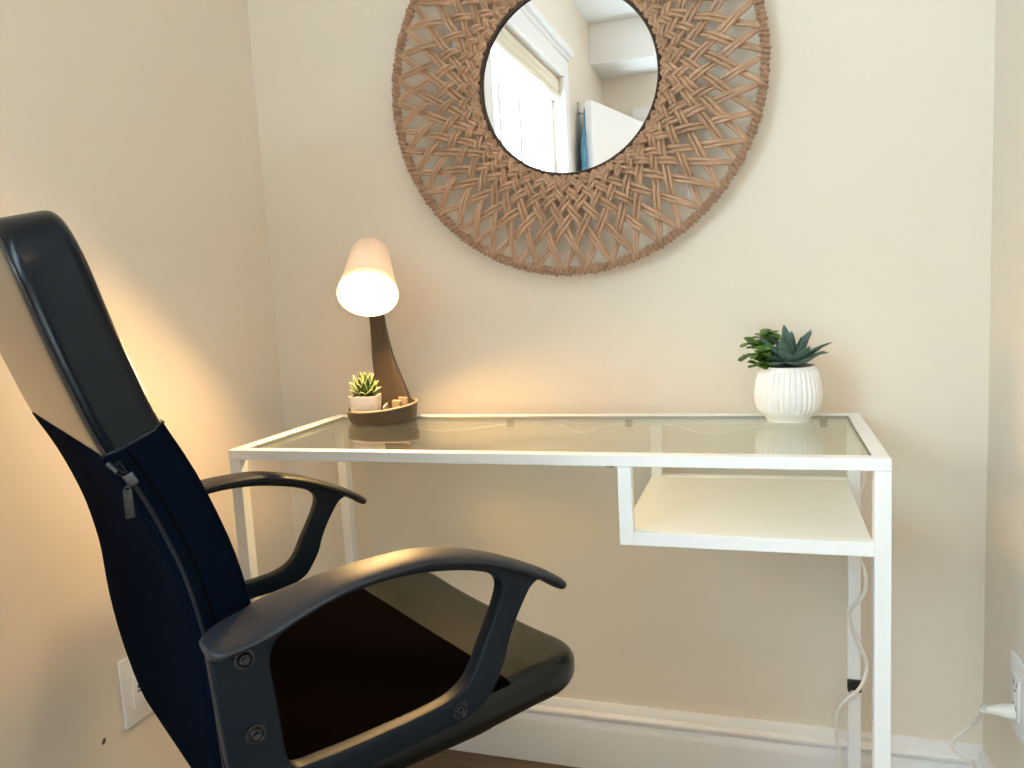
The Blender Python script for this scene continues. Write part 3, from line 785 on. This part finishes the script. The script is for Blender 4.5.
# the fabric sleeve is a hair larger than the leather above it
for v in lower.verts: v.co.x *= 1.006; v.co.z *= 1.04
def densify(bm):
    return bm
br = build('backrest', bend(lower), M['fabric_side'], chair, True, 50); br['label'] = 'black fabric lower back'
upper.normal_update(); bmesh.ops.recalc_face_normals(upper, faces=upper.faces); rp = upper.copy()
isb = lambda f: f.normal.z < -0.75 and f.calc_center_median().z < -0.02
bmesh.ops.delete(rp, geom=[f for f in rp.faces if not isb(f)], context='FACES')
bmesh.ops.delete(upper, geom=[f for f in upper.faces if isb(f)], context='FACES')
hr = build('headrest', bend(upper), M['leather'], chair, True, 50); hr['label'] = 'glossy black leather upper back'
rpo = build('back_panel', bend(rp), M['panel'], hr, True, 50); rpo['label'] = 'polished leather rear panel'
def seam(pts, r, name, m, parent, sides=6, closed=False, flat=None):
    bm = nb(); tube(bm, pts, r, sides, closed=closed, flat=flat); cx(bm); return build(name, bm, m, parent)
def onback(y, z, n_):
    p, nn = spine_frame(z); return p+nn*n_+Vector((-0.036*(y+BH), y, 0))
# piping around the rear edge and the front edge of the leather part
for nm, n_, ins in (('piping', -0.0262, 0.0035),):
    pts = []
    for (x, y) in out:
        if y >= BSEAM:
            pts.append((0.005+(x-0.005)*(1-ins/0.231), 0.75+(y-0.75)*(1-ins/0.3155)))
    k0 = max(range(len(pts)), key=lambda i: 0)  # ordering: start right side going up and over
    pr2 = sorted([p for p in pts if p[0] > 0 and p[1] < BZ1-0.062], key=lambda p: p[1])
    arc = [p for p in pts if p[1] >= BZ1-0.062]
    arc.sort(key=lambda p: -math.atan2(p[0], p[1]-(BZ1-0.2)))
    pl2 = sorted([p for p in pts if p[0] < 0 and p[1] < BZ1-0.062], key=lambda p: -p[1])
    path = pr2+arc+pl2
    path = [(BH*0.9867, BSEAM)]+[p for p in path if p[1] > BSEAM+0.004]+[(-BH*0.9867, BSEAM)]
    # arrange right to left over the top
    seam([onback(x, y, n_) for x, y in path], 0.0008, nm, M['piping'], hr)
seam([onback(y*BH*1.006, BSEAM, n_) for y, n_ in [(-0.96, -0.029), (-1.0, -0.018), (-1.0, 0.018), (-0.96, 0.029)]+[(k/10, 0.030+0.010*0) for k in range(-9, 10)]+[(0.96, 0.029), (1.0, 0.018), (1.0, -0.018), (0.96, -0.029)]], 0.0015, 'seam', M['piping'], br)
# side seam and zip along the rear edge of the near side
for sd in (-1, 1):
    zp = [onback(sd*(BH*1.004-0.0005)*(1 if z > 0.62 else 1-0.17*((0.62-z)/0.17)**1.5), z, -0.0215) for z in [0.855-0.02*k for k in range(0, 18)]]
    seam(zp, 0.0021, 'zipper', M['piping'], br)
    zq = [onback(sd*(BH*1.004)*(1 if z > 0.62 else 1-0.17*((0.62-z)/0.17)**1.5), z, -0.010) for z in [0.857-0.02*k for k in range(0, 18)]]
    seam(zq, 0.0014, 'seam', M['fabric'], br)
p, nn = spine_frame(0.838)
zs = p-nn*0.0215+Vector((0, -BH*1.004-0.002, 0))
bm = nb(); box(bm, -0.0045, 0.0045, -0.0025, 0.0025, -0.006, 0.006, 0.0012); xform(bm, frame_from(-(spine_frame(0.85)[0]-spine_frame(0.82)[0]), zs, (1, 0, 0))); cx(bm)
zb = build('zip_slider', bm, M['zip_metal'], br)
bm = nb(); box(bm, -0.0038, 0.0038, -0.003, -0.0008, -0.032, -0.006, 0.0009); tube(bm, [Vector((0.0028*math.cos(k*0.785), -0.003, -0.006+0.003*math.sin(k*0.785))) for k in range(8)], 0.0009, 6, closed=True)
xform(bm, Matrix.Translation(zs+Vector((-0.004, -0.0015, -0.002)))); cx(bm); zp_ = build('zip_pull', bm, M['screw'], br)
# fabric/leather side welt: a crumpled tuck under the seam
bm = nb(); tube(bm, [Vector(q) for q in (onback(-BH*1.006, 0.858, -0.0285), onback(-BH*1.02, 0.850, -0.026), onback(-BH*1.006, 0.842, -0.022))], [0.003, 0.0035, 0.002], 8, flat=(1, 1)); cx(bm); build('welt', bm, M['leather'], br)

# seat ---------------------------------------------------------------------
SH = 0.232
sout = rrect(-0.125, 0.296, -SH, SH, (0.055, 0.05, 0.05, 0.075), sub=18)
sfull = pillow(sout, 0.046, 0.021, 0.012)
def seatmap(bm):
    for v in bm.verts:
        f, y, z = v.co
        zz = 0.464+z
        # waterfall front, slight dish across
        if f > 0.10: zz += 0.006*min(1, (f-0.10)/0.1)
        if z > 0: zz += 0.014*(abs(y)/SH)**3 - 0.004
        if f < 0.0: zz += 0.006*(f/0.125)**2
        v.co = Vector((f, y, zz))
    return cx(bm)
SS = 0.158
rear = sfull.copy(); split(rear, (SS, 0, 0), (1, 0, 0), -1); fr = sfull; split(fr, (SS, 0, 0), (1, 0, 0), 1)
seatmap(rear); rear.normal_update(); bmesh.ops.recalc_face_normals(rear, faces=rear.faces)
pan = rear.copy()
istop = lambda f: f.normal.z > 0.8
bmesh.ops.delete(pan, geom=[f for f in pan.faces if not istop(f)], context='FACES')
bmesh.ops.delete(rear, geom=[f for f in rear.faces if istop(f)], context='FACES')
seat_o = build('seat', rear, M['leather_back'], chair, True, 50)
build('seat_panel', pan, M['fabric'], seat_o, True, 50)['label'] = 'matte black fabric panel'
sf = build('seat_front', seatmap(fr), M['leather_back'], chair, True, 50); sf['label'] = 'glossy leather front of the seat'
# moulded shell under the cushion
bm = pillow(rrect(-0.105, 0.215, -0.190, 0.190, (0.08, 0.05, 0.05, 0.08), sub=6), 0.020, 0.009, 0.0, under=0.006)
xform(bm, Matrix.Translation((0, 0, 0.427))); cx(bm); build('seat_shell', bm, M['plastic'], chair)

# arms ---------------------------------------------------------------------
OUT = [(-0.192, 0.498), (-0.1945, 0.55), (-0.199, 0.61), (-0.2015, 0.650), (-0.2015, 0.666), (-0.19, 0.670), (-0.150, 0.676), (-0.11, 0.689), (-0.07, 0.699), (-0.03, 0.701), (0.015, 0.6995),
       (0.06, 0.691), (0.10, 0.678), (0.14, 0.659), (0.168, 0.643), (0.168, 0.640), (0.157, 0.634), (0.146, 0.620), (0.133, 0.600), (0.122, 0.578), (0.114, 0.556), (0.101, 0.535), (0.085, 0.518), (0.055, 0.508), (0.0, 0.505), (-0.07, 0.5035), (-0.14, 0.499)]
HOLE = [(-0.142, 0.553), (-0.1445, 0.585), (-0.1475, 0.62), (-0.149, 0.645), (-0.1425, 0.663), (-0.12, 0.674), (-0.08, 0.685), (-0.035, 0.690), (0.01, 0.688), (0.05, 0.681), (0.085, 0.6715), (0.107, 0.661),
        (0.117, 0.647), (0.112, 0.628), (0.100, 0.605), (0.087, 0.583), (0.072, 0.556), (0.052, 0.541), (0.02, 0.534), (-0.05, 0.531), (-0.11, 0.531), (-0.135, 0.534)]
PADC = [(-0.2035, 0.6755), (-0.195, 0.6765), (-0.170, 0.679), (-0.148, 0.684), (-0.120, 0.693), (-0.08, 0.7035), (-0.04, 0.7075), (0.017, 0.7065), (0.065, 0.6965), (0.105, 0.683), (0.145, 0.6645), (0.178, 0.6465), (0.200, 0.631), (0.206, 0.6265)]
PADW = [0.018, 0.030, 0.040, 0.042, 0.038, 0.031, 0.029, 0.028, 0.027, 0.026, 0.025, 0.024, 0.020, 0.010]
for sd in (-1, 1):
    yc = sd*0.270; 
    pc = lambda pts: [(v.x, v.y) for v in crom([Vector((a, b, 0)) for a, b in pts], 4, closed=True)]
    bm = shape2d(pc(OUT), [pc(HOLE)], 0.020, 0.003)
    # local x->f, y->z, z->lateral
    for v in bm.verts: v.co = Vector((v.co.x, yc-v.co.z, v.co.y))
    bmesh.ops.reverse_faces(bm, faces=bm.faces); cx(bm)
    arm = build('armrest', bm, M['plastic'], chair, True, 50)
    C3 = crom([Vector((a, yc, b-0.0045)) for a, b in PADC], 5); W3 = [v.x for v in crom([Vector((w, 0, 0)) for w in PADW], 5)]
    bm = nb(); rings = []
    for i, (c, w) in enumerate(zip(C3, W3)):
        t_ = (C3[min(i+1, len(C3)-1)]-C3[max(i-1, 0)]).normalized(); n_ = Vector((-t_.z, 0, t_.x))
        hgt = 0.0068*min(1.0, 0.35+w/0.03)
        ring = []; rl = 0.0; c = c-Vector((0, sd*max(0.0, w-0.029), 0)); ax = Vector((0, math.cos(rl), 0))+n_*(-sd*math.sin(rl)); nr = n_*math.cos(rl)+Vector((0, sd*math.sin(rl), 0))
        for k in range(24):
            th = 2*math.pi*k/24; cs, sn = math.cos(th), math.sin(th)
            yy = math.copysign(abs(cs)**0.75, cs)*w; zz = math.copysign(abs(sn)**0.8, sn)*hgt*(0.75 if sn > 0 else 1)
            ring.append(bm.verts.new(c+ax*yy+nr*(zz+ (0.0015*(1-(yy/w)**2) if sn > 0 else 0))))
        rings.append(ring)
    for A, B in zip(rings, rings[1:]):
        for k in range(24): bm.faces.new((A[k], A[(k+1) % 24], B[(k+1) % 24], B[k]))
    bm.faces.new(rings[0][::-1]); bm.faces.new(rings[-1]); cx(bm)
    build('arm_pad', bm, M['pad'], arm)
    for (f_, z_) in ((-0.173, 0.657), (-0.169, 0.583), (0.050, 0.5235)):
        bm = nb(); lathe(bm, [(0.0, 0.0035), (0.0024, 0.0035), (0.0026, 0.0015), (0.0048, 0.0015), (0.0062, 0.0035), (0.0068, 0.0028), (0.0070, 0.0), (0.0095, -0.0002), (0.0095, -0.002), (0, -0.002)], 20)
        xform(bm, frame_from((0, sd, 0), (f_, yc+sd*0.0125, z_))); cx(bm); build('arm_bolt', bm, M['screw'], arm)
    # steel brackets tying the arm to the seat and to the back
    bm = nb(); ya, yb = sorted((sd*0.11, sd*0.262)); box(bm, -0.09, -0.045, ya, yb, 0.404, 0.410, 0.001)
    ya, yb = sorted((sd*0.2405, sd*0.2545)); box(bm, -0.09, -0.045, ya, yb, 0.405, 0.516, 0.002)
    cx(bm); build('arm_bracket', bm, M['plastic'], arm)
    bm = nb(); ya, yb = sorted((sd*0.19, sd*0.2545)); box(bm, -0.187, -0.155, ya, yb, 0.570, 0.668, 0.004); cx(bm); build('back_bracket', bm, M['plastic'], arm)

# mechanism, gas lift and five-star base -------------------------------------
BX = 0.07
bm = nb(); box(bm, -0.02, 0.16, -0.075, 0.075, 0.375, 0.413, 0.008); tube(bm, [Vector((0.07, 0, 0.39)), Vector((0.03, -0.10, 0.388)), Vector((0.0, -0.16, 0.386))], [0.005, 0.005, 0.007], 10); cx(bm); build('tilt_mechanism', bm, M['plastic'], chair)
bm = nb(); tube(bm, crom([(0.0, 0, 0.385), (-0.10, 0, 0.38), (-0.14, 0, 0.40), (-0.152, 0, 0.425), (-0.155, 0, 0.46)], 6), 0.022, 10, flat=(0.32, 1.0), ref=(1, 0, 0.01)); cx(bm); build('back_bar', bm, M['plastic'], chair)
bm = nb(); lathe(bm, [(0, 0.11), (0.026, 0.11), (0.026, 0.30), (0.024, 0.302), (0, 0.302)], 28, center=(BX, 0, 0)); lathe(bm, [(0.014, 0.30), (0.014, 0.378), (0, 0.378)], 24, center=(BX, 0, 0)); cx(bm); build('gas_lift', bm, M['plastic'], chair)
bm = nb(); lathe(bm, [(0, 0.07), (0.038, 0.07), (0.042, 0.085), (0.040, 0.125), (0.034, 0.13), (0, 0.13)], 28, center=(BX, 0, 0)); cx(bm); hub = build('base_hub', bm, M['plastic'], chair)
for k in range(5):
    a = R(72*k+0); d = Vector((math.cos(a), math.sin(a), 0)); o_ = Vector((BX, 0, 0))
    bm = nb(); tube(bm, [o_+d*0.03+Vector((0, 0, 0.102)), o_+d*0.15+Vector((0, 0, 0.088)), o_+d*0.285+Vector((0, 0, 0.072))], [0.024, 0.020, 0.014], 10, flat=(0.8, 1), ref=(0, 0, 1)); cx(bm)
    leg = build('base_leg', bm, M['plastic'], chair)
    ce = o_+d*0.272; tx = Vector((-d.y, d.x, 0)); bm = nb()
    tube(bm, [ce+Vector((0, 0, 0.075)), ce+Vector((0, 0, 0.04))], 0.006, 10)
    for s_ in (-1, 1):
        tube(bm, [ce+tx*(s_*0.006)+Vector((0, 0, 0.0255)), ce+tx*(s_*0.008)+Vector((0, 0, 0.0255)), ce+tx*(s_*0.022)+Vector((0, 0, 0.0255)), ce+tx*(s_*0.024)+Vector((0, 0, 0.0255))], [0.022, 0.0255, 0.0255, 0.021], 24)
    cx(bm); build('caster', bm, M['plastic'], leg)
